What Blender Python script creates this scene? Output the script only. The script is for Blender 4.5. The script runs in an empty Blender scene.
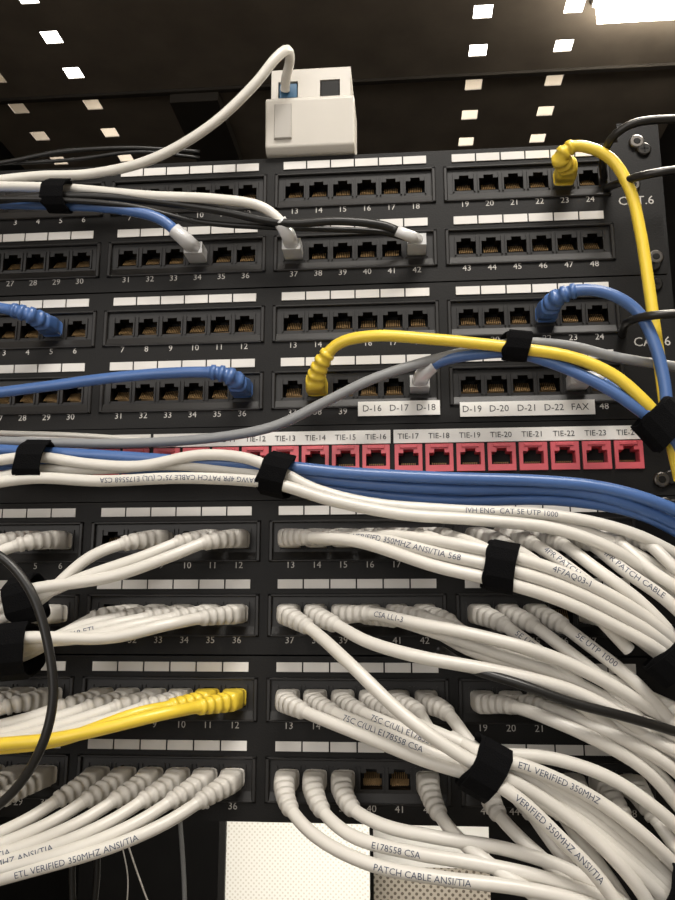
import bpy, bmesh, math, random
import numpy as np
from mathutils import Vector
random.seed(7)
W,H=675,900
MM=0.001
# ---------------------------------------------------------------- camera calibration from rack dimensions (mm)
ZA1,ZA2=155.6+21.25,155.6-21.25
ZB1,ZB2=66.7+21.25,66.7-21.25
ZD1,ZD2=-66.7+21.25,-66.7-21.25
ZE1,ZE2=-155.6+21.25,-155.6-21.25
def px_port_x(n):
    n=(n-1)%24
    g=n//6; i=n%6
    return -160.5+107*g+(i-2.5)*15.3
LZ=-16
obs=[]
def o(n,z,px,py): obs.append((px_port_x(n),0,z+LZ,px,py))
o(31,ZA2,122,283);o(36,ZA2,241,280);o(37,ZA2,291,279);o(42,ZA2,415,270);o(43,ZA2,465,269);o(48,ZA2,596,264)
o(13,ZA1,291,212);o(18,ZA1,412,205);o(24,ZA1,591,199)
o(7,ZB1,122,356);o(12,ZB1,249,353);o(13,ZB1,296,349);o(19,ZB1,477,344);o(24,ZB1,607,340)
o(36,ZB2,245,415);o(37,ZB2,296,413);o(48,ZB2,610,408)
o(10,ZD1,186,569);o(12,ZD1,238,569);o(13,ZD1,291,568)
o(36,ZD2,238,642);o(35,ZD2,211,642);o(37,ZD2,290,645);o(40,ZD2,371,642)
o(10,ZE1,179,727);o(12,ZE1,233,727);o(13,ZE1,286,727);o(19,ZE1,482,729);o(23,ZE1,595,730)
o(36,ZE2,230,807);o(37,ZE2,285,807);o(39,ZE2,342,809);o(42,ZE2,428,809);o(44,ZE2,514,812)
obs=np.array(obs,float)
def rot(p):
    yaw,pitch,roll=p[3:6]
    f=np.array([-math.sin(yaw)*math.cos(pitch),math.cos(yaw)*math.cos(pitch),math.sin(pitch)])
    r=np.array([math.cos(yaw),math.sin(yaw),0.]); u=np.cross(r,f)
    c,s=math.cos(roll),math.sin(roll)
    return c*r+s*u, -s*r+c*u, f
def projp(p,X):
    r,u,f=rot(p); d=np.asarray(X,float)-p[:3]
    D=d@f
    return np.stack([W/2+p[6]*(d@r)/D, H/2-p[6]*(d@u)/D],-1)
def resid(p):
    q=projp(p,obs[:,:3])-obs[:,3:5]
    vp=(projp(p,np.array([[0,1e7,0]]))[0]-np.array([378,640]))*0.25
    return np.concatenate([q.ravel(),vp,[(p[6]-690)/12.]])
p=np.array([50.,-430,-100,0.06,0.27,0,690.])
lam=1e-2
for it in range(80):
    r0=resid(p); J=np.zeros((len(r0),7))
    for k in range(7):
        h=1e-5*max(1,abs(p[k])); q=p.copy(); q[k]+=h; J[:,k]=(resid(q)-r0)/h
    A=J.T@J; st=np.linalg.solve(A+lam*np.diag(np.diag(A)),-J.T@r0)
    if (resid(p+st)**2).sum()<(r0**2).sum(): p=p+st; lam*=0.4
    else: lam*=4
CAM=p; R_,U_,F_=rot(p)
def ray(px,py):
    d=F_+R_*(px-W/2)/CAM[6]-U_*(py-H/2)/CAM[6]; return d
def P(px,py,d=0):      # measured point on the plane d mm in front of the rack face
    v=ray(px,py); t=(-d-CAM[1])/v[1]; return CAM[:3]+t*v
def PZ(px,py,z):
    v=ray(px,py); t=(z-CAM[2])/v[2]; return CAM[:3]+t*v
def proj(X): return projp(CAM,np.array([X],float))[0]

# ---------------------------------------------------------------- materials
def mat(name,col,rough=0.5,metal=0,bump=0,bscale=300,var=0.0,emit=None,es=0,trans=0,sheen=0,coat=0,spec=0.5,sss=0):
    m=bpy.data.materials.new(name); m.use_nodes=True
    nt=m.node_tree; b=nt.nodes['Principled BSDF']
    b.inputs['Base Color'].default_value=(*col,1); b.inputs['Roughness'].default_value=rough
    b.inputs['Metallic'].default_value=metal; b.inputs['Specular IOR Level'].default_value=spec
    if trans: b.inputs['Transmission Weight'].default_value=trans
    if coat: b.inputs['Coat Weight'].default_value=coat; b.inputs['Coat Roughness'].default_value=0.2
    if emit: b.inputs['Emission Color'].default_value=(*emit,1); b.inputs['Emission Strength'].default_value=es
    tc=nt.nodes.new('ShaderNodeTexCoord')
    if var or bump:
        n=nt.nodes.new('ShaderNodeTexNoise'); n.inputs['Scale'].default_value=bscale; n.inputs['Detail'].default_value=4
        nt.links.new(tc.outputs['Object'],n.inputs['Vector'])
        if var:
            n2=nt.nodes.new('ShaderNodeTexNoise'); n2.inputs['Scale'].default_value=25; n2.inputs['Detail'].default_value=5
            nt.links.new(tc.outputs['Object'],n2.inputs['Vector'])
            cr=nt.nodes.new('ShaderNodeValToRGB')
            cr.color_ramp.elements[0].position=0.3; cr.color_ramp.elements[1].position=0.7
            cr.color_ramp.elements[0].color=(*[c*(1-var) for c in col],1)
            cr.color_ramp.elements[1].color=(*[min(1,c*(1+var)) for c in col],1)
            nt.links.new(n2.outputs['Fac'],cr.inputs['Fac']); nt.links.new(cr.outputs['Color'],b.inputs['Base Color'])
        if bump:
            bp=nt.nodes.new('ShaderNodeBump'); bp.inputs['Strength'].default_value=bump; bp.inputs['Distance'].default_value=0.0005
            nt.links.new(n.outputs['Fac'],bp.inputs['Height']); nt.links.new(bp.outputs['Normal'],b.inputs['Normal'])
    return m
M_black=mat('panel_black_paint',(0.0055,0.005,0.0046),0.5,bump=0.25,bscale=900,var=0.2,spec=0.22)
M_bezel=mat('bezel_plastic',(0.010,0.009,0.0085),0.42,var=0.15,spec=0.38)
M_hole=mat('jack_interior',(0.004,0.0035,0.003),0.5,spec=0.2)
M_gold=mat('contact_gold',(0.25,0.155,0.065),0.45,metal=0.6)
M_label=mat('label_paper',(0.68,0.66,0.63),0.6,var=0.08)
M_tape=mat('label_tape',(0.78,0.76,0.72),0.5,var=0.04)
M_num=mat('silkscreen_ink',(0.50,0.48,0.45),0.6)
M_ink=mat('black_ink',(0.03,0.03,0.035),0.6)
M_cink=mat('cable_print_ink',(0.05,0.065,0.11),0.6)
M_red=mat('red_jack_plastic',(0.60,0.10,0.12),0.4,var=0.08)
M_white=mat('white_cable_pvc',(0.645,0.62,0.57),0.38,bump=0.1,bscale=200,var=0.06,coat=0.15)
M_white2=mat('ivory_boot_pvc',(0.56,0.535,0.49),0.45,var=0.06)
M_blue=mat('blue_cable_pvc',(0.058,0.13,0.33),0.36,var=0.08,coat=0.15)
M_yel=mat('yellow_cable_pvc',(0.80,0.58,0.05),0.36,var=0.06,coat=0.15)
M_grey=mat('grey_cable_pvc',(0.24,0.245,0.25),0.42,var=0.06)
M_blk=mat('black_cable_pvc',(0.009,0.0085,0.008),0.35,spec=0.4)
M_clear=mat('clear_polycarbonate',(0.80,0.80,0.80),0.25,trans=0.3)
M_velcro=mat('velcro_fabric',(0.0035,0.0035,0.004),1.0,bump=1.0,bscale=1500,spec=0.1)
M_steel=mat('screw_steel',(0.13,0.12,0.11),0.35,metal=1)
M_dark=mat('screw_black',(0.03,0.028,0.026),0.3,metal=0.6)
M_roof=mat('roof_sheet_paint',(0.15,0.124,0.098),0.5,var=0.15,spec=0.35)
M_beam=mat('roof_beam_paint',(0.03,0.025,0.02),0.5,var=0.15,spec=0.3)
M_box=mat('jack_box_plastic',(0.52,0.49,0.44),0.35,var=0.04)
M_win=mat('box_label_window',(0.42,0.40,0.37),0.15,coat=0.5)
M_bluej=mat('blue_jack_plastic',(0.04,0.12,0.22),0.4)
M_em=mat('lamp_diffuser',(1,0.97,0.9),0.5,emit=(1,0.93,0.80),es=34)
M_em2=mat('ceiling_diffuser',(1,0.97,0.9),0.5,emit=(1,0.96,0.88),es=9)

# ---------------------------------------------------------------- mesh builder (mm)
class MB:
    def __init__(s): s.v=[];s.f=[];s.m=[];s.mats=[];s.sm=[]
    def mi(s,m):
        if m not in s.mats: s.mats.append(m)
        return s.mats.index(m)
    def face(s,idx,m,smooth=False): s.f.append(idx); s.m.append(s.mi(m)); s.sm.append(smooth)
    def quad(s,a,b,c,d,m):
        k=len(s.v); s.v+= [tuple(a),tuple(b),tuple(c),tuple(d)]; s.face((k,k+1,k+2,k+3),m)
    def box(s,x0,x1,y0,y1,z0,z1,m,bev=0):
        k=len(s.v)
        if bev<=0:
            for z in (z0,z1):
                s.v+=[(x0,y0,z),(x1,y0,z),(x1,y1,z),(x0,y1,z)]
            for f in ((0,3,2,1),(4,5,6,7),(0,1,5,4),(1,2,6,5),(2,3,7,6),(3,0,4,7)): s.face(tuple(k+i for i in f),m)
        else: # front chamfer
            b=bev
            s.v+=[(x0,y1,z0),(x1,y1,z0),(x1,y1,z1),(x0,y1,z1),(x0,y0+b,z0),(x1,y0+b,z0),(x1,y0+b,z1),(x0,y0+b,z1),
                  (x0+b,y0,z0+b),(x1-b,y0,z0+b),(x1-b,y0,z1-b),(x0+b,y0,z1-b)]
            fs=[(3,2,1,0),(8,9,10,11)]
            for i in range(4):
                j=(i+1)%4; fs.append((i,j,4+j,4+i)); fs.append((4+i,4+j,8+j,8+i))
            for f in fs: s.face(tuple(k+i for i in f),m)
    def cyl(s,c,r,y0,y1,m,n=20,dome=0):
        k=len(s.v)
        for y,rr in ((y1,r),(y0+r*0.15,r),(y0,r*0.8)):
            for i in range(n):
                a=2*math.pi*i/n; s.v.append((c[0]+rr*math.cos(a),y,c[1]+rr*math.sin(a)))
        for l in range(2):
            for i in range(n):
                j=(i+1)%n; s.face((k+l*n+i,k+l*n+j,k+(l+1)*n+j,k+(l+1)*n+i),m,True)
        s.face(tuple(k+2*n+i for i in range(n)),m)
    def grid_holes(s,xs,zs,hole,y,depth,m,mw,mb):
        nx,nz=len(xs)-1,len(zs)-1
        for i in range(nx):
            for j in range(nz):
                x0,x1,z0,z1=xs[i],xs[i+1],zs[j],zs[j+1]
                if not hole(i,j): s.quad((x0,y,z0),(x1,y,z0),(x1,y,z1),(x0,y,z1),m)
                else:
                    yb=y+depth
                    if mb: s.quad((x0,yb,z0),(x1,yb,z0),(x1,yb,z1),(x0,yb,z1),mb)
                    if i==0 or not hole(i-1,j): s.quad((x0,y,z0),(x0,y,z1),(x0,yb,z1),(x0,yb,z0),mw)
                    if i==nx-1 or not hole(i+1,j): s.quad((x1,y,z0),(x1,yb,z0),(x1,yb,z1),(x1,y,z1),mw)
                    if j==0 or not hole(i,j-1): s.quad((x0,y,z0),(x0,yb,z0),(x1,yb,z0),(x1,y,z0),mw)
                    if j==nz-1 or not hole(i,j+1): s.quad((x0,y,z1),(x1,y,z1),(x1,yb,z1),(x0,yb,z1),mw)
    def obj(s,name,parent=None):
        me=bpy.data.meshes.new(name)
        me.from_pydata([(a*MM,b*MM,c*MM) for a,b,c in s.v],[],s.f)
        for m in s.mats: me.materials.append(m)
        me.polygons.foreach_set('material_index',s.m); me.polygons.foreach_set('use_smooth',s.sm)
        me.update()
        ob=bpy.data.objects.new(name,me); bpy.context.scene.collection.objects.link(ob)
        if parent: ob.parent=parent
        return ob
def empty(name,loc=(0,0,0)):
    e=bpy.data.objects.new(name,None); e.empty_display_size=0.02; bpy.context.scene.collection.objects.link(e); return e
_tc={}
def textmesh(t,fine=False):
    if (t,fine) in _tc: return _tc[(t,fine)]
    c=bpy.data.curves.new('t','FONT'); c.body=t; c.size=1; c.align_x='CENTER'; c.align_y='CENTER'; c.resolution_u=2
    ob=bpy.data.objects.new('t',c); bpy.context.scene.collection.objects.link(ob)
    dg=bpy.context.evaluated_depsgraph_get(); me=ob.evaluated_get(dg).to_mesh()
    if fine:   # cut glyphs into thin bands so that they can wrap a cable jacket
        bm=bmesh.new(); bm.from_mesh(me)
        for k in range(-5,6):
            bmesh.ops.bisect_plane(bm,geom=bm.verts[:]+bm.edges[:]+bm.faces[:],plane_co=(0,k*0.075,0),plane_no=(0,1,0))
        bm.verts.index_update()
        r=([tuple(v.co) for v in bm.verts],[tuple(v.index for v in f.verts) for f in bm.faces]); bm.free()
    else:
        r=([tuple(v.co) for v in me.vertices],[tuple(q.vertices) for q in me.polygons])
    ob.evaluated_get(dg).to_mesh_clear(); bpy.data.objects.remove(ob); bpy.data.curves.remove(c)
    _tc[(t,fine)]=r; return r
def text(mb,t,x,z,size,y,m,sx=1.0,tilt=0):
    vs,fs=textmesh(t); k=len(mb.v); c,s_=math.cos(tilt),math.sin(tilt)
    for a in vs:
        u,w=a[0]*size*sx,a[1]*size
        mb.v.append((x+u*c-w*s_,y,z+u*s_+w*c))
    for f in fs: mb.face(tuple(k+i for i in f),m)

# ---------------------------------------------------------------- 48 port patch panels
def patch_panel(zc):
    root=empty('patch_panel')
    b=MB()
    h=44.0
    xs=[-241]
    for g in range(4): xs+=[-160.5+107*g-50.5,-160.5+107*g+50.5]
    xs+=[241]
    zr=[zc-21.25,zc+21.25]
    zs=[zc-h,zr[0]-12.6,zr[0]+10.8,zr[1]-12.6,zr[1]+10.8,zc+h]
    b.grid_holes(xs,zs,lambda i,j:(i%2==1) and (j in(1,3)),0,3,M_black,M_black,None)
    b.box(-241,241,0.01,14,zc+h-1.2,zc+h,M_black); b.box(-241,241,0.01,14,zc-h,zc-h+1.2,M_black)
    b.box(-222,222,22,24,zc-h,zc+h,M_hole)
    for x in (-233,233):
        for z in (zc-h+6,zc+h-6): 
            b.cyl((x,z),4.3,-2.2,0,M_dark); b.box(x-2.4,x+2.4,-2.4,-2.1,z-0.5,z+0.5,M_hole); b.box(x-0.5,x+0.5,-2.4,-2.1,z-2.4,z+2.4,M_hole)
    b.obj('face_plate',root)
    m=MB(); lab=MB(); nums=MB()
    for ri,z in ((1,zr[0]),(0,zr[1])):
        for g in range(4):
            gx=-160.5+107*g
            for (x0,x1,z0,z1) in ((gx-51,gx+51,z+9.6,z+11.2),(gx-51,gx+51,z-13,z-11.6),(gx-51,gx-48.6,z-13,z+11.2),(gx+48.6,gx+51,z-13,z+11.2)):
                m.box(x0,x1,-1.3,2,z0,z1,M_bezel,0.5)
            m.quad((gx-48.6,-0.9,z-11.6),(gx+48.6,-0.9,z-11.6),(gx+48.6,0.9,z-7.2),(gx-48.6,0.9,z-7.2),M_bezel)
            x_=[gx-48.6]; z_=[z-7.2,z-5.2,z+3.2,z+5.4,z+9.6]
            for i in range(6):
                cx=gx+(i-2.5)*15.3
                x_+=[cx-6,cx-3,cx+3,cx+6]
            x_+=[gx+48.6]
            m.grid_holes(x_,z_,lambda i,j:(i%4!=0) and (j==1 or (j==2 and i%4==2)),0.9,10,M_bezel,M_hole,M_hole)
            for i in range(6):
                cx=gx+(i-2.5)*15.3; n=1+g*6+i+24*ri
                for (a,c_,d_,e) in ((cx-6.9,cx-6,z-6,z+6.6),(cx+6,cx+6.9,z-6,z+6.6)): m.box(a,c_,-0.1,1,d_,e,M_bezel)
                for q in range(8):
                    qx=cx-3.9+q*1.11
                    k=len(m.v); m.v+=[(qx-.33,8.5,z+2.6),(qx+.33,8.5,z+2.6),(qx+.33,3.0,z-3.6),(qx-.33,3.0,z-3.6)]
                    m.face((k,k+1,k+2,k+3),M_gold)
                m.quad((cx-5.2,10.5,z-4.6),(cx+5.2,10.5,z-4.6),(cx+5.2,10.5,z-1.2),(cx-5.2,10.5,z-1.2),M_gold)
                hgt=5.2
                lab.box(cx-7.2,cx+7.2,-0.7,-0.05,z+14.2,z+14.2+hgt,M_label)
                text(nums,str(n),cx,z-14.9,5.4,-0.15,M_num)
    m.obj('jack_modules',root); lab.obj('label_strips',root); nums.obj('port_numbers',root)
    return root
pp=[patch_panel(155.6),patch_panel(66.7),patch_panel(-66.7),patch_panel(-155.6)]

# ---------------------------------------------------------------- 1U keystone panel
root=empty('keystone_patch_panel')
b=MB()
PIT=18.0; GP=145.0; G0=2.5
kx=[]
for g in range(3):
    for i in range(8): kx.append(G0+(g-1)*GP+(i-3.5)*PIT)
xs=[-241]
for x in kx: xs+=[x-7.6,x+7.6]
xs+=[241]
kz=1.6
b.grid_holes(xs,[-22,kz-8,kz+7.5,22],lambda i,j:i%2==1 and j==1,0,4,M_black,M_black,None)
b.box(-241,241,.01,12,-22.2,-21,M_black);b.box(-241,241,.01,12,21,22.2,M_black)
b.box(-228,228,20,22,-22,22,M_hole)
for x in (-233,233):
    b.cyl((x,-12),4.3,-2.2,0,M_dark); b.cyl((x,12),4.3,-2.2,0,M_dark)
b.obj('face_plate',root)
b=MB();t=MB()
for n,x in enumerate(kx):
    X=[x-8.0,x-5.9,x-3,x+3,x+5.9,x+8.0]; Z=[kz-8.3,kz-4.6,kz+2.8,kz+5.0,kz+8.0]
    b.grid_holes(X,Z,lambda i,j:(i in(1,2,3) and j==1) or (i==2 and j==2),-1.6,9,M_red,M_red,M_hole)
    b.box(x-8.0,x+8.0,-1.55,5,kz-8.35,kz-8.2,M_red); b.box(x-8.0,x+8.0,-1.55,5,kz+8,kz+8.1,M_red)
    b.box(x-8.05,x-7.95,-1.55,5,kz-8.3,kz+8,M_red); b.box(x+7.95,x+8.05,-1.55,5,kz-8.3,kz+8,M_red)
    b.box(x-5,x+5,-2.6,-1.6,kz+5.6,kz+7.4,M_red,0.3)
    for q in range(8): b.box(x-3.9+q*1.11-.3,x-3.9+q*1.11+.3,3,6,kz-3.4,kz-2.6,M_gold)
    text(t,"TIE-%02d"%(n+1),x,kz+12.8,4.7,-1.25,M_ink)
b.obj('red_keystone_jacks',root)
l=MB()
for g in range(3):
    c=G0+(g-1)*GP; l.box(c-71.6,c+71.6,-1.0,-0.05,kz+8.9,kz+17,M_tape)
l.obj('label_strips',root); t.obj('label_text',root)

# adhesive label tapes on the second panel
for (x0,x1,txts) in ((358,440,(("D-16",372),("D-17",399),("D-18",426))),(460,595,(("D-19",472),("D-20",499),("D-21",527),("D-22",554),("FAX",580)))):
    tb=MB()
    a=P(x0,409,1.8); c=P(x1,408,1.8); zm=(a[2]+c[2])/2+ (0.4)
    tb.box(a[0],c[0],-2.0,-1.4,zm-4.6,zm+4.2,M_tape)
    for s_,px in txts:
        q=P(px,408,2); text(tb,s_,q[0],zm-0.2,5.6,-2.1,M_ink)
    tb.obj('label_tape')

cm=MB()
for py,px in ((201,636),(342,652)):
    q=P(px,py,0); text(cm,"CAT.6",q[0],q[2],8,-0.2,M_num)
cm.obj('category_marks',pp[0])

# ---------------------------------------------------------------- rack cabinet
rack=empty('rack_cabinet')
ROOFZ=470
def rail(x0,x1,y,depth,name,top):
    b=MB(); zs=[-900]; z=-22.225-44.45*19
    zs=[z-6]
    k=z
    while k<top-20:
        zs+=[k+2,k+11.5]; k+=14.8
    zs+=[top]
    xm=(x0+x1)/2
    b.grid_holes([x0,xm-4.7,xm+4.7,x1],zs,lambda i,j:i==1 and j%2==1,y,2,M_black,M_black,None)
    sx=x1 if x1>0 else x0
    b.box(min(sx,sx+ (2 if sx>0 else -2)),max(sx,sx+(2 if sx>0 else -2)),y,y+depth,zs[0],top,M_black)
    return b.obj(name,rack)
rail(222,246,14.5,50,'front_rail_right',222); rail(-246,-222,14.5,50,'front_rail_left',222)
b=MB(); b.box(-400,-396,-20,760,-900,ROOFZ,M_black); b.box(396,400,-20,760,-900,ROOFZ,M_black); b.box(-400,400,762,766,-900,ROOFZ,M_black); b.obj('side_and_rear_panels',rack)
hx=[PZ(483,12,ROOFZ)[0],PZ(575,5,ROOFZ)[0],PZ(53,40,ROOFZ)[0],PZ(20,110,ROOFZ)[0]]
ya=PZ(483,12,ROOFZ)[1]; yb=PZ(462,142,ROOFZ)[1]; pit=(yb-ya)/4
cols=sorted(hx)
b=MB(); hw=8.8
xs=[-400]
for c in cols: xs+=[c-hw,c+hw]
xs+=[400]
ys=[-60]; y=ya-2*pit
while y<740:
    if y-hw>-60: ys+=[y-hw,y+hw]
    y+=pit
ys+=[770]
for i in range(len(xs)-1):
    for j in range(len(ys)-1):
        if i%2==1 and j%2==1:
            x0,x1,y0,y1=xs[i],xs[i+1],ys[j],ys[j+1]
            for a,c in (((x0,y0),(x1,y0)),((x1,y0),(x1,y1)),((x1,y1),(x0,y1)),((x0,y1),(x0,y0))):
                b.quad((a[0],a[1],ROOFZ),(c[0],c[1],ROOFZ),(c[0],c[1],ROOFZ+1),(a[0],a[1],ROOFZ+1),M_roof)
        else:
            b.quad((xs[i],ys[j],ROOFZ),(xs[i],ys[j+1],ROOFZ),(xs[i+1],ys[j+1],ROOFZ),(xs[i+1],ys[j],ROOFZ),M_roof)
b.box(-400,400,ya+pit*1.62,ya+pit*1.62+6,ROOFZ-4,ROOFZ-0.5,M_beam)
b.box(-165,-112,ya+pit*1.7,760,ROOFZ-14,ROOFZ-0.5,M_beam)
b.obj('vented_roof',rack)

def perf(name,base,hole,sc,th=0.27):
    m=bpy.data.materials.new(name); m.use_nodes=True; nt=m.node_tree; bs=nt.nodes['Principled BSDF']; bs.inputs['Roughness'].default_value=0.6
    tc=nt.nodes.new('ShaderNodeTexCoord'); mp=nt.nodes.new('ShaderNodeMapping'); mp.inputs['Scale'].default_value=(sc,sc,sc)
    mp.inputs['Rotation'].default_value=(0,math.radians(45),0)
    nt.links.new(tc.outputs['Object'],mp.inputs['Vector'])
    fr=nt.nodes.new('ShaderNodeVectorMath'); fr.operation='FRACTION'; nt.links.new(mp.outputs[0],fr.inputs[0])
    sb=nt.nodes.new('ShaderNodeVectorMath'); sb.operation='SUBTRACT'; sb.inputs[1].default_value=(.5,.5,.5); nt.links.new(fr.outputs[0],sb.inputs[0])
    mu=nt.nodes.new('ShaderNodeVectorMath'); mu.operation='MULTIPLY'; mu.inputs[1].default_value=(1,0,1); nt.links.new(sb.outputs[0],mu.inputs[0])
    ln=nt.nodes.new('ShaderNodeVectorMath'); ln.operation='LENGTH'; nt.links.new(mu.outputs[0],ln.inputs[0])
    lt=nt.nodes.new('ShaderNodeMath'); lt.operation='LESS_THAN'; lt.inputs[1].default_value=th; nt.links.new(ln.outputs['Value'],lt.inputs[0])
    mx=nt.nodes.new('ShaderNodeMix'); mx.data_type='RGBA'; mx.inputs[6].default_value=(*base,1); mx.inputs[7].default_value=(*hole,1)
    nt.links.new(lt.outputs[0],mx.inputs[0]); nt.links.new(mx.outputs[2],bs.inputs['Base Color'])
    return m
M_pf=perf('perforated_cream_metal',(0.80,0.78,0.73),(0.62,0.58,0.52),300)
M_pf2=perf('shaded_perforated_metal',(0.46,0.41,0.34),(0.13,0.105,0.08),210,0.3)  # perforated metal lying in shade, the shade put into its brown colour
DY=300
x0=P(226,860,-DY)[0]; x1=P(364,860,-DY)[0]; zt=P(300,800,-DY)[2]
b=MB(); b.box(x0,x1,DY,DY+4,-900,zt+70,M_pf); b.box(x0-6,x0,DY-4,DY+6,-900,zt+70,M_black); b.box(x1,x1+5,DY-4,DY+6,-900,zt+70,M_pf)
b.obj('perforated_vent_panel')
x2=P(490,880,-DY-60)[0]; zt2=P(420,866,-DY-60)[2]
b=MB(); b.box(x1+6,x2,DY+60,DY+64,-900,zt2,M_pf2); b.box(x1+6,x2,DY+56,DY+66,zt2,zt2+60,M_tape); b.obj('perforated_equipment_cover')

# ---------------------------------------------------------------- cables
def catmull(pts,n=14):
    pts=[np.array(q,float) for q in pts]
    pts=[2*pts[0]-pts[1]]+pts+[2*pts[-1]-pts[-2]]
    out=[]
    for i in range(1,len(pts)-2):
        p0,p1,p2,p3=pts[i-1:i+3]
        t0=0;t1=t0+max(1e-3,np.linalg.norm(p1-p0))**.5;t2=t1+max(1e-3,np.linalg.norm(p2-p1))**.5;t3=t2+max(1e-3,np.linalg.norm(p3-p2))**.5
        for k in range(n):
            t=t1+(t2-t1)*k/n
            A1=(t1-t)/(t1-t0)*p0+(t-t0)/(t1-t0)*p1;A2=(t2-t)/(t2-t1)*p1+(t-t1)/(t2-t1)*p2;A3=(t3-t)/(t3-t2)*p2+(t-t2)/(t3-t2)*p3
            B1=(t2-t)/(t2-t0)*A1+(t-t0)/(t2-t0)*A2;B2=(t3-t)/(t3-t1)*A2+(t-t1)/(t3-t1)*A3
            out.append((t2-t)/(t2-t1)*B1+(t-t1)/(t2-t1)*B2)
    out.append(pts[-2]); return np.array(out)
class Path:
    def __init__(s,pts):
        s.p=catmull(pts); 
        for _ in range(2):
            q=s.p.copy(); q[1:-1]=(s.p[:-2]+2*s.p[1:-1]+s.p[2:])/4; s.p=q
        d=np.linalg.norm(np.diff(s.p,axis=0),axis=1); s.s=np.concatenate([[0],np.cumsum(d)]); s.L=s.s[-1]
    def at(s,t): return np.array([np.interp(t,s.s,s.p[:,k]) for k in range(3)])
    def tan(s,t):
        a=s.at(min(s.L,t+1.5))-s.at(max(0,t-1.5)); return a/np.linalg.norm(a)
def sweep(mb,path,ss,rfun,mfun,n=18,u0=None):
    k0=len(mb.v); u=u0
    for s in ss:
        T=path.tan(s)
        if u is None: u=np.array([0,0,1.]) if abs(T[2])<0.9 else np.array([1.,0,0])
        u=u-T*(u@T); u/=np.linalg.norm(u); v=np.cross(T,u); c=path.at(s); rr,sq,ru=rfun(s)
        for i in range(n):
            a=2*math.pi*(i+.5)/n; ca,sa=math.cos(a),math.sin(a)
            e=2/(2+sq*4)
            x=math.copysign(abs(ca)**e,ca);y=math.copysign(abs(sa)**e,sa)
            mb.v.append(tuple(c+rr*x*v+ru*y*u))
    for j in range(len(ss)-1):
        m=mfun((ss[j]+ss[j+1])/2)
        for i in range(n):
            i2=(i+1)%n; mb.face((k0+j*n+i,k0+j*n+i2,k0+(j+1)*n+i2,k0+(j+1)*n+i),m,True)
    mb.face(tuple(k0+i for i in range(n)),mfun(ss[0])); mb.face(tuple(k0+(len(ss)-1)*n+i for i in range(n))[::-1],mfun(ss[-1]))
def cabletext(mb,path,t,s0,size,r,flip=False,m=None):
    vs,fs=textmesh(t,True); k=len(mb.v); xmin=min(a[0] for a in vs)
    s1=s0+(max(a[0] for a in vs)-xmin)*size
    if s1>path.L-3: return
    fwd=path.at(s1)[0]>path.at(s0)[0]
    if flip: fwd=not fwd
    for a in vs:
        off=(a[0]-xmin)*size; s=s0+off if fwd else s1-off
        T=path.tan(s)*(1 if fwd else -1)
        F=np.array([0.08,-1,0.0]); F=F-T*(F@T); F/=np.linalg.norm(F); U=np.cross(F,T)
        ang=a[1]*size/r
        mb.v.append(tuple(path.at(s)+(r+.1)*(math.cos(ang)*F+math.sin(ang)*U)))
    for f in fs: mb.face(tuple(k+i for i in f),m or M_cink)
def portpos(n,row): return (px_port_x(n),{'A1':ZA1,'A2':ZA2,'B1':ZB1,'B2':ZB2,'D1':ZD1,'D2':ZD2,'E1':ZE1,'E2':ZE2}[row])
NM={id(M_white):'white',id(M_blue):'blue',id(M_yel):'yellow',id(M_grey):'grey',id(M_blk):'black'}
def cable(wp,col=None,port=None,r=3.1,boot=True,clear=False,txt=None,ts=60,tsz=4.2,bootmat=None,name=None,flip=False):
    col=col or M_white; bm=bootmat or (M_white2 if col is M_white else col)
    pts=[P(*w) for w in wp]
    mb=MB()
    if port:
        X,Z=portpos(*port)
        pre=[(X,0,Z),(X,-7,Z),(X,-14,Z-0.5)]
        pts=[np.array(q,float) for q in pre]+pts
        mb.box(X-5.7,X+5.7,-6 if not clear else -13,7,Z-4.3,Z+2.9,M_clear)
        mb.box(X-2.6,X+2.6,-8,6,Z+3.0,Z+4.6,M_clear)
    path=Path(pts)
    if port and boot and not clear:
        def rf(s):
            if s<6: return (6.3,0.8,5.0)
            if s<14: return (6.3-(s-6)*.08,0.8-(s-6)*.06,5.5-(s-6)*.03)
            if s<38:
                t=(s-14)/24; g=0.42 if int((s-14)/2.4)%2==0 else -0.42
                return (5.3-1.5*t+g,0.3*(1-t),5.0-1.2*t+g)
            return (r,0,r)
        ss=[0,5.9,6,10,13.9]; s=14.0
        while s<37.9: ss+=[s+.1,s+1.2,s+2.3]; s+=2.4
        ss+= [38.3]
        mf=lambda s: bm if s<38.3 else col
    elif port:
        def rf(s):
            if s<12: return (r*.8,0,r*.8)
            if s<30: return (r*1.3+.6-(s-12)*.04,0.2,r*1.2)
            return (r,0,r)
        ss=[0,11.9,12,20,29.9,30]
        mf=lambda s: M_clear if s<30 else col
    else:
        rf=lambda s:(r,0,r); ss=[0]; mf=lambda s: col
    s=ss[-1]+3
    while s<path.L-2: ss.append(s); s+=3.0
    ss.append(path.L)
    sweep(mb,path,ss,rf,mf,u0=np.array([0,0,1.]) if port else None)
    if txt: cabletext(mb,path,txt,ts,tsz,r,flip)
    nm=name or NM.get(id(col),'white')+'_patch_cable'
    return mb.obj(nm),path
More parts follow.
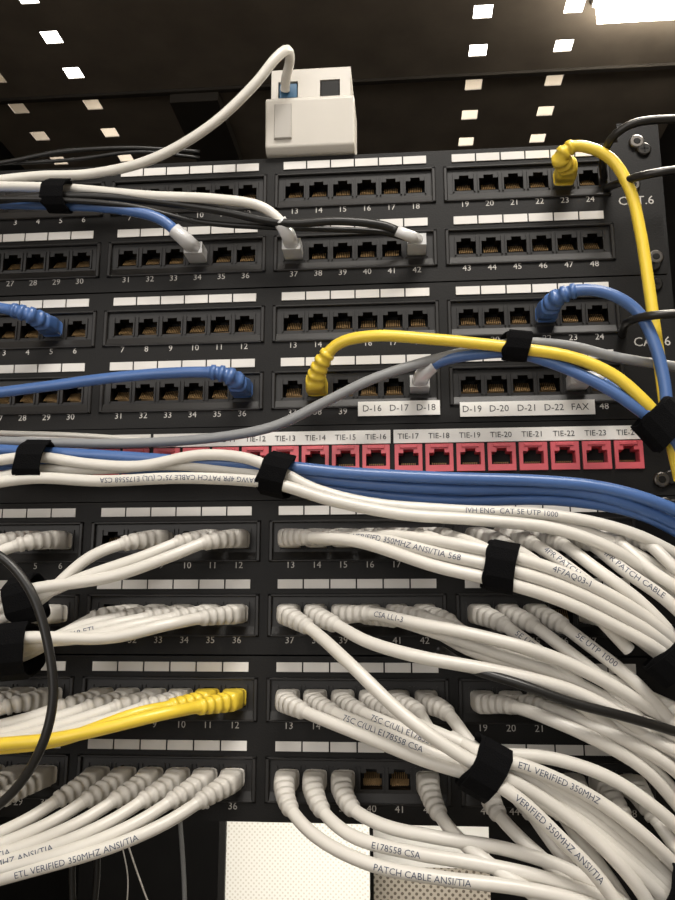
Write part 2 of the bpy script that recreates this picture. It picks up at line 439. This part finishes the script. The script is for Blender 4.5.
def strap(px,py,d,ang,hh,hd,w=14,tail=True):
    c=P(px,py,d); t=np.array([math.cos(ang),0,math.sin(ang)]); u=np.array([-math.sin(ang),0,math.cos(ang)]); nn=np.array([0,-1.,0])
    mb=MB(); n=32; rows=[(-.5,0),(-.5,.7),(-.47,1.0),(0,1.1),(.47,1.0),(.5,.7),(.5,0)]
    for (f,th) in rows:
        for i in range(n):
            a=2*math.pi*i/n; wob=1+.05*math.sin(3*a+px)
            x=math.copysign(abs(math.cos(a))**.85,math.cos(a));y=math.copysign(abs(math.sin(a))**.85,math.sin(a))
            q=c+t*(f*w+1.0*math.sin(2*a+px)+.5*math.sin(5*a))+u*(hh*wob+th)*x+nn*(hd+th)*y
            mb.v.append(tuple(q))
    R=len(rows)
    for j in range(R-1):
        for i in range(n):
            i2=(i+1)%n; mb.face((j*n+i,j*n+i2,(j+1)*n+i2,(j+1)*n+i),M_velcro,True)
    for i in range(n):
        i2=(i+1)%n; mb.face(((R-1)*n+i,(R-1)*n+i2,i2,i),M_velcro,True)
    if tail: # overlapping end of the hook and loop strip
        k=len(mb.v)
        A=[math.radians(a) for a in (20,50,80,110,140,165)]
        for f in (-.48,.46):
            for a in A:
                for th in (1.1,2.0):
                    x=math.copysign(abs(math.cos(a))**.85,math.cos(a));y=abs(math.sin(a))**.85
                    mb.v.append(tuple(c+t*(f*w+1.4+1.0*math.sin(2*a+px))+u*(hh*(1+.05*math.sin(3*a+px))+th)*x+nn*(hd+th)*y))
        L=len(A)
        def ix(a,b_,c_): return k+a*2*L+b_*2+c_
        for b_ in range(L-1):
            mb.face((ix(0,b_,1),ix(1,b_,1),ix(1,b_+1,1),ix(0,b_+1,1)),M_velcro)
            for a in (0,1): mb.face((ix(a,b_,0),ix(a,b_,1),ix(a,b_+1,1),ix(a,b_+1,0)),M_velcro)
        for b_ in (0,L-1): mb.face((ix(0,b_,0),ix(0,b_,1),ix(1,b_,1),ix(1,b_,0)),M_velcro)
    return mb.obj('velcro_cable_tie')

ETL="ETL VERIFIED 350MHZ ANSI/TIA 568"
AWG="24AWG 4PR PATCH CABLE 75\u00b0C (UL) E175568 CSA"
# --- upper area
cable([(-70,186,22),(0,180,22),(40,176,22),(90,174,22),(150,160,24),(210,126,28),(255,84,30),(276,58,30),(287,50,26),(290,60,16),(286,78,9),(285,90,2)],M_white,r=3.1)
cable([(284,226,24),(262,207,27),(215,199,28),(150,196,28),(58,188,28),(-60,186,24)],M_white,(37,'A2'),clear=True)
cable([(181,236,22),(160,219,26),(120,209,28),(58,205,28),(-60,203,26)],M_blue,(34,'A2'),clear=True,r=3.3)
cable([(408,236,20),(385,226,24),(340,221,26),(285,223,26),(215,210,25),(130,199,28),(58,196,34),(-60,205,36)],M_blk,(42,'A2'),clear=True,r=2.6)
cable([(-60,200,40),(0,199,40),(58,200,36),(130,206,30),(200,222,20),(290,228,18),(380,232,14),(405,238,6)],M_blk,r=1.8)
cable([(-60,168,15),(0,163,15),(60,152,12),(130,148,6),(200,152,-4)],M_blk,r=1.4)
cable([(-60,158,10),(0,163,12),(70,160,10),(140,152,4),(200,158,-5)],M_blk,r=1.2)
strap(58,197,31,-0.05,8.5,8,14)
cable([(560,158,24),(572,147,27),(590,148,28),(612,160,28),(630,190,28),(640,230,28),(648,280,28),(655,330,30),(662,380,34),(668,425,36),(680,480,30)],M_yel,(23,'A1'),r=3.3)
cable([(30,315,24),(0,308,26),(-60,305,26)],M_blue,(5,'B1'),r=3.3)
cable([(557,298,24),(580,290,30),(610,294,32),(638,312,32),(655,345,34),(664,380,36),(670,425,38),(690,470,34)],M_blue,(22,'B1'),r=3.3)
cable([(322,362,24),(338,344,30),(372,336,34),(430,339,36),(515,348,38),(575,358,38),(615,376,38),(645,402,38),(664,424,36),(700,460,30)],M_yel,(38,'B2'),r=3.3)
cable([(428,368,24),(445,360,28),(480,354,30),(515,353,32),(560,366,34),(610,390,36),(650,418,36),(700,455,30)],M_blue,(42,'B2'),clear=True,r=3.2)
cable([(598,380,20),(615,388,28),(640,406,34),(662,425,40),(700,470,36)],M_blue,(47,'B2'),clear=True,r=3.2)
cable([(-60,440,14),(0,441,14),(60,443,14),(140,443,16),(220,437,20),(275,426,24),(325,402,26),(375,378,27),(440,358,28),(515,343,30),(570,346,26),(620,358,22),(700,370,20)],M_grey,r=2.9)
cable([(233,378,22),(218,373,25),(170,373,26),(110,378,26),(50,386,26),(-60,400,26)],M_blue,(36,'B2'),r=3.2)
strap(515,347,34,-0.12,6.8,8,13)
strap(662,424,37,-0.9,12,9,18)
# --- middle bundle over the keystone panel
cable([(-60,448,30),(0,450,30),(38,452,32),(110,456,32),(200,462,33),(277,466,36),(350,473,34),(450,478,34),(540,481,34),(600,487,34),(650,500,34),(720,530,30)],M_blue,r=3.3)
cable([(-60,460,24),(38,460,24),(120,458,25),(200,466,25),(277,472,27),(350,482,28),(450,489,28),(560,490,28),(620,501,30),(720,545,24)],M_blue,r=3.3)
cable([(-60,464,20),(38,466,20),(160,470,20),(277,480,21),(360,492,22),(450,500,22),(560,500,24),(640,514,26),(720,556,20)],M_blue,r=3.3)
cable([(-60,470,38),(0,460,38),(38,457,39),(90,464,38),(140,466,38),(200,455,38),(245,458,40),(277,470,42),(315,489,40),(370,503,38),(450,510,38),(560,516,36),(640,536,34),(720,580,24)],M_white,r=3.1,txt="JVH ENG  CAT 5E UTP 1000",ts=300,tsz=4.0)
cable([(-60,488,34),(0,477,34),(38,470,35),(100,469,33),(170,465,33),(240,471,34),(277,480,36),(330,497,34),(410,514,34),(500,520,34),(580,530,32),(640,556,30),(700,600,24)],M_white,r=3.1)
cable([(-60,492,44),(0,482,44),(38,478,44),(100,481,43),(180,478,43),(240,480,44),(277,484,46),(330,500,46),(400,514,45),(480,520,44),(560,530,42),(625,556,40),(700,620,24)],M_white,r=3.2,txt=AWG,ts=92,tsz=4.0,flip=True)
cable([(-60,431,8),(0,433,8),(70,435,8),(143,440,7),(175,443,4)],M_white,r=1.6)
strap(38,464,35,-0.03,11,13,15)
strap(277,476,35,-0.25,10.5,14.5,14)
# --- left lower groups
def left(port,dy1,dy2,dy3,ends,col=None,txt=None,ts=90,d=0,**k):
    X,Z=portpos(*port); q=proj((X,-20,Z)); x,y=q
    w=[(x-26,y+dy1,30),(x-62,y+dy2,40+d),(x-120,y+dy3,46+d)]
    w=[a for a in w if a[0]>ends[0][0]+50 or a is w[0]]
    return cable(w+ends,col,port,txt=txt,ts=ts,r=3.2,**k)
for i,n in enumerate((12,11,9,6,5,3)):
    oy=[-8,2,10,-12,0,8][i]; x=proj((px_port_x(n),-20,ZD1))[0]
    e=[(27,598+oy,48-i*3),(-60,622+oy,46)] if x>70 else [(-60,600+oy*2,40)]
    left((n,'D1'),6,20,40,e,d=-i)
for i,n in enumerate((36,35,34,33,32,30,29,28)):
    oy=(i-2)*5
    left((n,'D2'),4,11,24,[(18,648+oy if i<5 else 640+oy,54-i*4),(-60,664+oy,48)],txt=('350MHZ ANSI/TIA 568 ETL' if i==2 else None),ts=62,d=4-i*2)
for i,n in enumerate((12,11)):
    left((n,'E1'),5,12,26,[(60,738-i*6+8*i,58-i*8),(0,744+i*4,58-i*8),(-60,750,54)],M_yel,d=6-4*i)
for i,n in enumerate((10,9,8,7,6,5,4,3)):
    left((n,'E1'),6,18,34,[(-60,752-i*4,44-i)],d=-2-i)
for i,n in enumerate((36,35,34,33,32,31,30,29,28,27)):
    X,Z=portpos(n,'E2'); x,y=proj((X,-20,Z))
    w=[(x-22,y+14,30),(x-60,y+38,44),(x-115,y+62,54),(x-190,y+84,60),(x-280,y+108,62)]
    cable(w,None,(n,'E2'),r=3.2,txt=("ETL VERIFIED 350MHZ ANSI/TIA" if i in(0,2,3) else None),ts=70+i*6)
strap(27,600,43,0.25,11.5,11,15)
strap(18,650,46,0.1,13,13,16)
cable([(-40,545,95),(0,556,95),(30,590,95),(47,640,95),(53,700,95),(40,750,95),(10,795,92),(-40,830,90)],M_blk,r=2.2)

# --- right lower groups
def right(port,w,**k): 
    return cable(w,None,port,r=3.25,**k)
for i,n in enumerate((13,14,15,16,17,18)):
    X,Z=portpos(n,'D1'); x,y=proj((X,-18,Z)); d=[62,62,62,54,54,54][i]
    o_=[14,0,-14,10,-3,-12][i]
    w=[(x+26,y+1,32)]
    if x<420: w.append((x+(498-x)*.35,y+3+o_*.2,44+i)); 
    if x<440: w.append((x+(498-x)*.7,y+(567-y)*.6+o_*.8,d-4))
    w+=[(498,567+o_,d),(560,586+o_,d-2),(615,612+o_,d-6),(660,640+o_*.8,d-12),(720,700+o_*.6,30)]
    right((n,'D1'),w,txt=('ETL VERIFIED 350MHZ ANSI/TIA 568' if i==1 else ('4F7AQ03-1' if i==2 else None)),ts=42 if i==1 else 140,tsz=4.3)
for i,n in enumerate((19,20,21,22,23,24)):
    X,Z=portpos(n,'D1'); x,y=proj((X,-18,Z))
    w=[(x+24,y+8,30),(x+60,y+30+i*2,44-i),(x+105,y+68,50-i*2),(x+150,y+115,44-i)]
    right((n,'D1'),w,txt=('4PR PATCH CABLE' if i in(1,3) else None),ts=45)
right((37,'D2'),[(312,630,32),(350,664,52),(400,712,62),(440,742,66),(478,765,66),(530,790,62),(590,835,58),(640,890,52),(670,950,40)],txt=None)
right((38,'D2'),[(338,626,32),(368,642,46),(420,657,56),(500,672,58),(580,694,54),(640,730,48),(700,790,30)])
right((39,'D2'),[(372,614,30),(420,624,46),(480,636,54),(550,656,54),(620,690,48),(700,745,30)],txt='CSA LL1-3',ts=42)
right((40,'D2'),[(396,620,30),(440,634,42),(500,654,46),(570,680,46),(640,720,42),(700,775,26)])
right((41,'D2'),[(425,618,30),(470,634,40),(530,652,44),(600,676,42),(690,715,30)])
right((42,'D2'),[(450,622,30),(480,645,38),(540,672,38),(610,708,38),(700,770,26)])
for i,n in enumerate((43,44,45,47,48)):
    X,Z=portpos(n,'D2'); x,y=proj((X,-18,Z))
    right((n,'D2'),[(x+20,y+10,30),(x+50,y+32,42-i),(x+95,y+68,46-i),(x+140,y+118,40)],txt=('5E UTP 1000' if i in(0,2,3) else None),ts=45)
for i,n in enumerate((13,14,15,16,17,18)):
    X,Z=portpos(n,'E1'); x,y=proj((X,-18,Z)); o_=[14,6,-3,-11,8,-8][i]; d=[60,58,58,58,50,50][i]
    w=[(x+20,y+10,32)]
    if x<400: w.append((x+(483-x)*.4,y+(762-y)*.45+o_*.5,46))
    if x<420: w.append((x+(483-x)*.72,y+(762-y)*.78+o_*.9,d-4))
    w+=[(483,764+o_,d),(530,783+o_,d),(580,812+o_,d-2),(630,852+o_,d-8),(690,910+o_,40)]
    right((n,'E1'),w,txt=('75C C(UL) E178558 CSA' if i in(1,2) else None),ts=46)
for i,n in enumerate((19,20,21,22,23,24)):
    X,Z=portpos(n,'E1'); x,y=proj((X,-18,Z))
    right((n,'E1'),[(x+24,y+2,30),(x+60,y+14,44-i),(x+110,y+36,50-i),(x+160,y+66,46-i),(x+200,y+110,36)])
right((37,'E2'),[(290,808,32),(318,838,46),(370,864,56),(440,878,62),(520,888,64),(590,905,62),(660,940,50)],txt="PATCH CABLE ANSI/TIA",ts=90)
right((38,'E2'),[(322,810,32),(352,836,46),(410,852,54),(480,864,58),(550,880,58),(620,908,54),(670,950,50)],txt='E178558 CSA',ts=70)
right((39,'E2'),[(352,808,32),(385,826,44),(440,838,50),(510,850,52),(580,875,52),(640,915,48)])
right((42,'E2'),[(438,812,32),(460,840,48),(495,868,58),(540,900,62),(570,940,60)])
right((43,'E2'),[(497,812,32),(520,838,46),(555,870,52),(600,915,52),(630,960,50)])
for i,n in enumerate((44,45,46,47,48)):
    X,Z=portpos(n,'E2'); x,y=proj((X,-18,Z))
    right((n,'E2'),[(x+10,y+18,30),(x+32,y+50,42-i),(x+62,y+90,46-i),(x+100,y+150,44)])
for k,(w,t) in enumerate((
    ([(483,754,64),(530,768,64),(590,796,60),(640,832,56),(700,890,40)],'ETL VERIFIED 350MHZ'),
    ([(483,776,66),(520,800,68),(560,838,68),(600,880,66),(640,940,60)],'VERIFIED 350MHZ ANSI/TIA'),
    ([(470,650,40),(520,668,44),(580,705,46),(630,745,46),(700,820,30)],None),
    ([(483,752,54),(550,758,52),(610,778,50),(660,812,46),(720,870,30)],None))):
    cable([(w[0][0]-30,w[0][1]-16,w[0][2]-14)]+w,M_white,r=3.2,txt=t,ts=36)
cable([(440,650,40),(470,668,56),(520,684,62),(570,702,62),(630,718,58),(720,745,40)],M_blk,r=2.4)
strap(498,567,58,-0.2,11.3,10,14)
strap(483,766,58,-0.5,12,12,15)
strap(672,655,50,-0.75,13,11,13)
strap(676,897,50,-0.6,12,12,18)

# ---------------------------------------------------------------- surface mount jack box on top of the panel
jb=empty('surface_mount_jack_box')
a=P(267,150,0); c=P(355,150,0); top=P(330,70,0)[2]
bx0,bx1,bz0,bz1=a[0],c[0],200.0,top
b=MB()
zs=bz0+(bz1-bz0)*.62
dep=24
def prism(mb,prof,x0,x1,m):
    k=len(mb.v); n=len(prof)
    for x in (x0,x1):
        for (y,z) in prof: mb.v.append((x,y,z))
    mb.face(tuple(k+i for i in range(n)),m); mb.face(tuple(k+n+i for i in range(n))[::-1],m)
    for i in range(n):
        j=(i+1)%n; mb.face((k+i,k+n+i,k+n+j,k+j),m)
prism(b,[(-5,bz0+1.5),(-7,bz0+3.4),(-9,zs-3),(-8,zs-1.2),(-5,zs-.3),(dep,zs-.3),(dep,bz0+.2),(-3.0,bz0+.2)],bx0,bx1,M_box)
lower=b.obj('lower_cover',jb)
bv=lower.modifiers.new('bevel','BEVEL'); bv.width=0.0012; bv.segments=3
b=MB()
xm=(bx0+bx1)/2
hxs=[bx0+2.5,bx0+7,bx0+20,xm+6,xm+19,bx1-2.5]
b.grid_holes(hxs,[zs,zs+3,zs+15,bz1],lambda i,j:j==1 and i in(1,3),-2,12,M_box,M_box,M_hole)
prism(b,[(-2,bz1),(dep,bz1),(dep,bz1+1),(-1,bz1+1)],bx0+2.5,bx1-2.5,M_box)
prism(b,[(-2,zs),(dep,zs),(dep,bz1),(-2,bz1)],bx0+2.4,bx0+2.6,M_box)
prism(b,[(-2,zs),(dep,zs),(dep,bz1),(-2,bz1)],bx1-2.6,bx1-2.4,M_box)
b.obj('jack_housing',jb)
w=MB(); w.box(bx0+6,bx0+17,-9.4,-7,bz0+8,zs-6,M_win,0.4); w.obj('label_window',jb)
w=MB(); w.box(bx0+7.6,bx0+19.4,-1,8,zs+3.6,zs+14.5,M_bluej,0.5); w.box(xm+6.5,xm+18.5,-1.5,9,zs+3.4,zs+14.6,M_hole,0.3); w.obj('keystone_inserts',jb)

# ---------------------------------------------------------------- cable management rings and screws on the right
def ring(wps,r=2.4):
    mb=MB(); path=Path([P(*q) for q in wps]); ss=list(np.arange(0,path.L,3))+[path.L]
    sweep(mb,path,ss,lambda s:(r,0,r),lambda s:M_dark); return mb.obj('cable_management_ring')
ring([(604,178,0),(603,160,18),(612,138,34),(632,124,40),(680,119,42),(730,121,36)])
ring([(606,188,0),(622,182,24),(645,175,38),(690,169,42),(730,172,36)])
ring([(622,335,0),(628,322,24),(648,316,38),(690,314,42),(730,320,36)])
sc=MB()
for px,py in ((636,143),(632,186),(655,258),(661,480),(664,505)):
    q=P(px,py,0)
    sc.cyl((q[0],q[2]),4.6,-2.5,3,M_steel); sc.cyl((q[0],q[2]),2.2,-2.8,0,M_hole,12)
sc.obj('rack_screws',rack)

for k,(w,m_,r) in enumerate((([(75,830,-40),(72,870,-40),(76,960,-40)],M_blk,2.0),([(95,820,-60),(97,870,-60),(88,960,-60)],M_blk,2.0),
    ([(128,845,-50),(140,880,-50),(170,960,-50)],M_white,.5),([(122,845,-70),(128,880,-70),(120,960,-70)],M_white,.4),([(180,820,-70),(184,880,-70),(186,960,-70)],M_grey,1.4))):
    cable(w,m_,r=r,name='hanging_wire')

# ---------------------------------------------------------------- ceiling light under the roof
lz=ROOFZ-26
q0=PZ(597,24,lz); 
lb=empty('ceiling_light')
b=MB(); b.box(q0[0]-3,q0[0]+150,q0[1]-200,q0[1]+3,ROOFZ-6,ROOFZ-0.5,M_tape); b.obj('housing',lb)
b=MB(); b.box(q0[0],q0[0]+146,q0[1]-196,q0[1],lz,ROOFZ-6,M_em); b.obj('diffuser',lb)

# ---------------------------------------------------------------- room shell
M_wall=mat('wall_paint',(0.30,0.26,0.21),0.8,var=0.05); M_floor=mat('floor_vinyl',(0.2,0.18,0.15),0.5,var=0.1)
M_ceil=mat('ceiling_paint',(0.7,0.66,0.58),0.8,var=0.03)
for nm,bb,m_ in (('wall_back',(-1800,1800,1700,1740,-900,1500),M_wall),('wall_left',(-1840,-1800,-2200,1740,-900,1500),M_wall),
                 ('wall_right',(1800,1840,-2200,1740,-900,1500),M_wall),('floor',(-1800,1800,-2200,1700,-940,-900),M_floor),
                 ('ceiling',(-1800,1800,-2200,1700,1500,1540),M_ceil)):
    b=MB(); b.box(*bb,m_); b.obj(nm)
b=MB(); b.box(-900,900,-100,1600,1480,1499,M_em2); b.obj('ceiling_light_panel')

def area(name,loc,tgt,size,energy,col):
    l=bpy.data.lights.new(name,'AREA'); l.shape='RECTANGLE'; l.size=size[0]; l.size_y=size[1]; l.energy=energy; l.color=col
    o=bpy.data.objects.new(name,l); bpy.context.scene.collection.objects.link(o); o.location=loc
    o.rotation_euler=(Vector(tgt)-Vector(loc)).to_track_quat('-Z','Y').to_euler(); return o
area('room_lamp_key',(0.3,-0.9,1.25),(0,0,0),(0.8,0.4),27,(1,0.95,0.88))
area('fill_light',(-0.5,-1.6,0.3),(0,0,-0.05),(1.2,1.2),11,(1,0.95,0.90))  # added soft frontal fill, no fixture stands here
area('vent_fill_light',(0.02,0.1,-0.26),(0.03,0.3,-0.38),(0.2,0.06),0.6,(1,0.95,0.85))  # added light inside the rack, aimed at the perforated panel
w=bpy.data.worlds.new('world'); bpy.context.scene.world=w; w.use_nodes=True
w.node_tree.nodes['Background'].inputs[0].default_value=(1,0.94,0.86,1); w.node_tree.nodes['Background'].inputs[1].default_value=0.3
try: bpy.context.scene.view_settings.view_transform='Standard'
except Exception: pass

# ---------------------------------------------------------------- camera
cd=bpy.data.cameras.new('camera'); co=bpy.data.objects.new('camera',cd); bpy.context.scene.collection.objects.link(co)
from mathutils import Matrix
mtx=Matrix(((R_[0],U_[0],-F_[0],CAM[0]*MM),(R_[1],U_[1],-F_[1],CAM[1]*MM),(R_[2],U_[2],-F_[2],CAM[2]*MM),(0,0,0,1)))
co.matrix_world=mtx
cd.sensor_fit='VERTICAL'; cd.sensor_height=24; cd.lens=CAM[6]/900*24; cd.clip_start=0.01; cd.clip_end=20
bpy.context.scene.camera=co
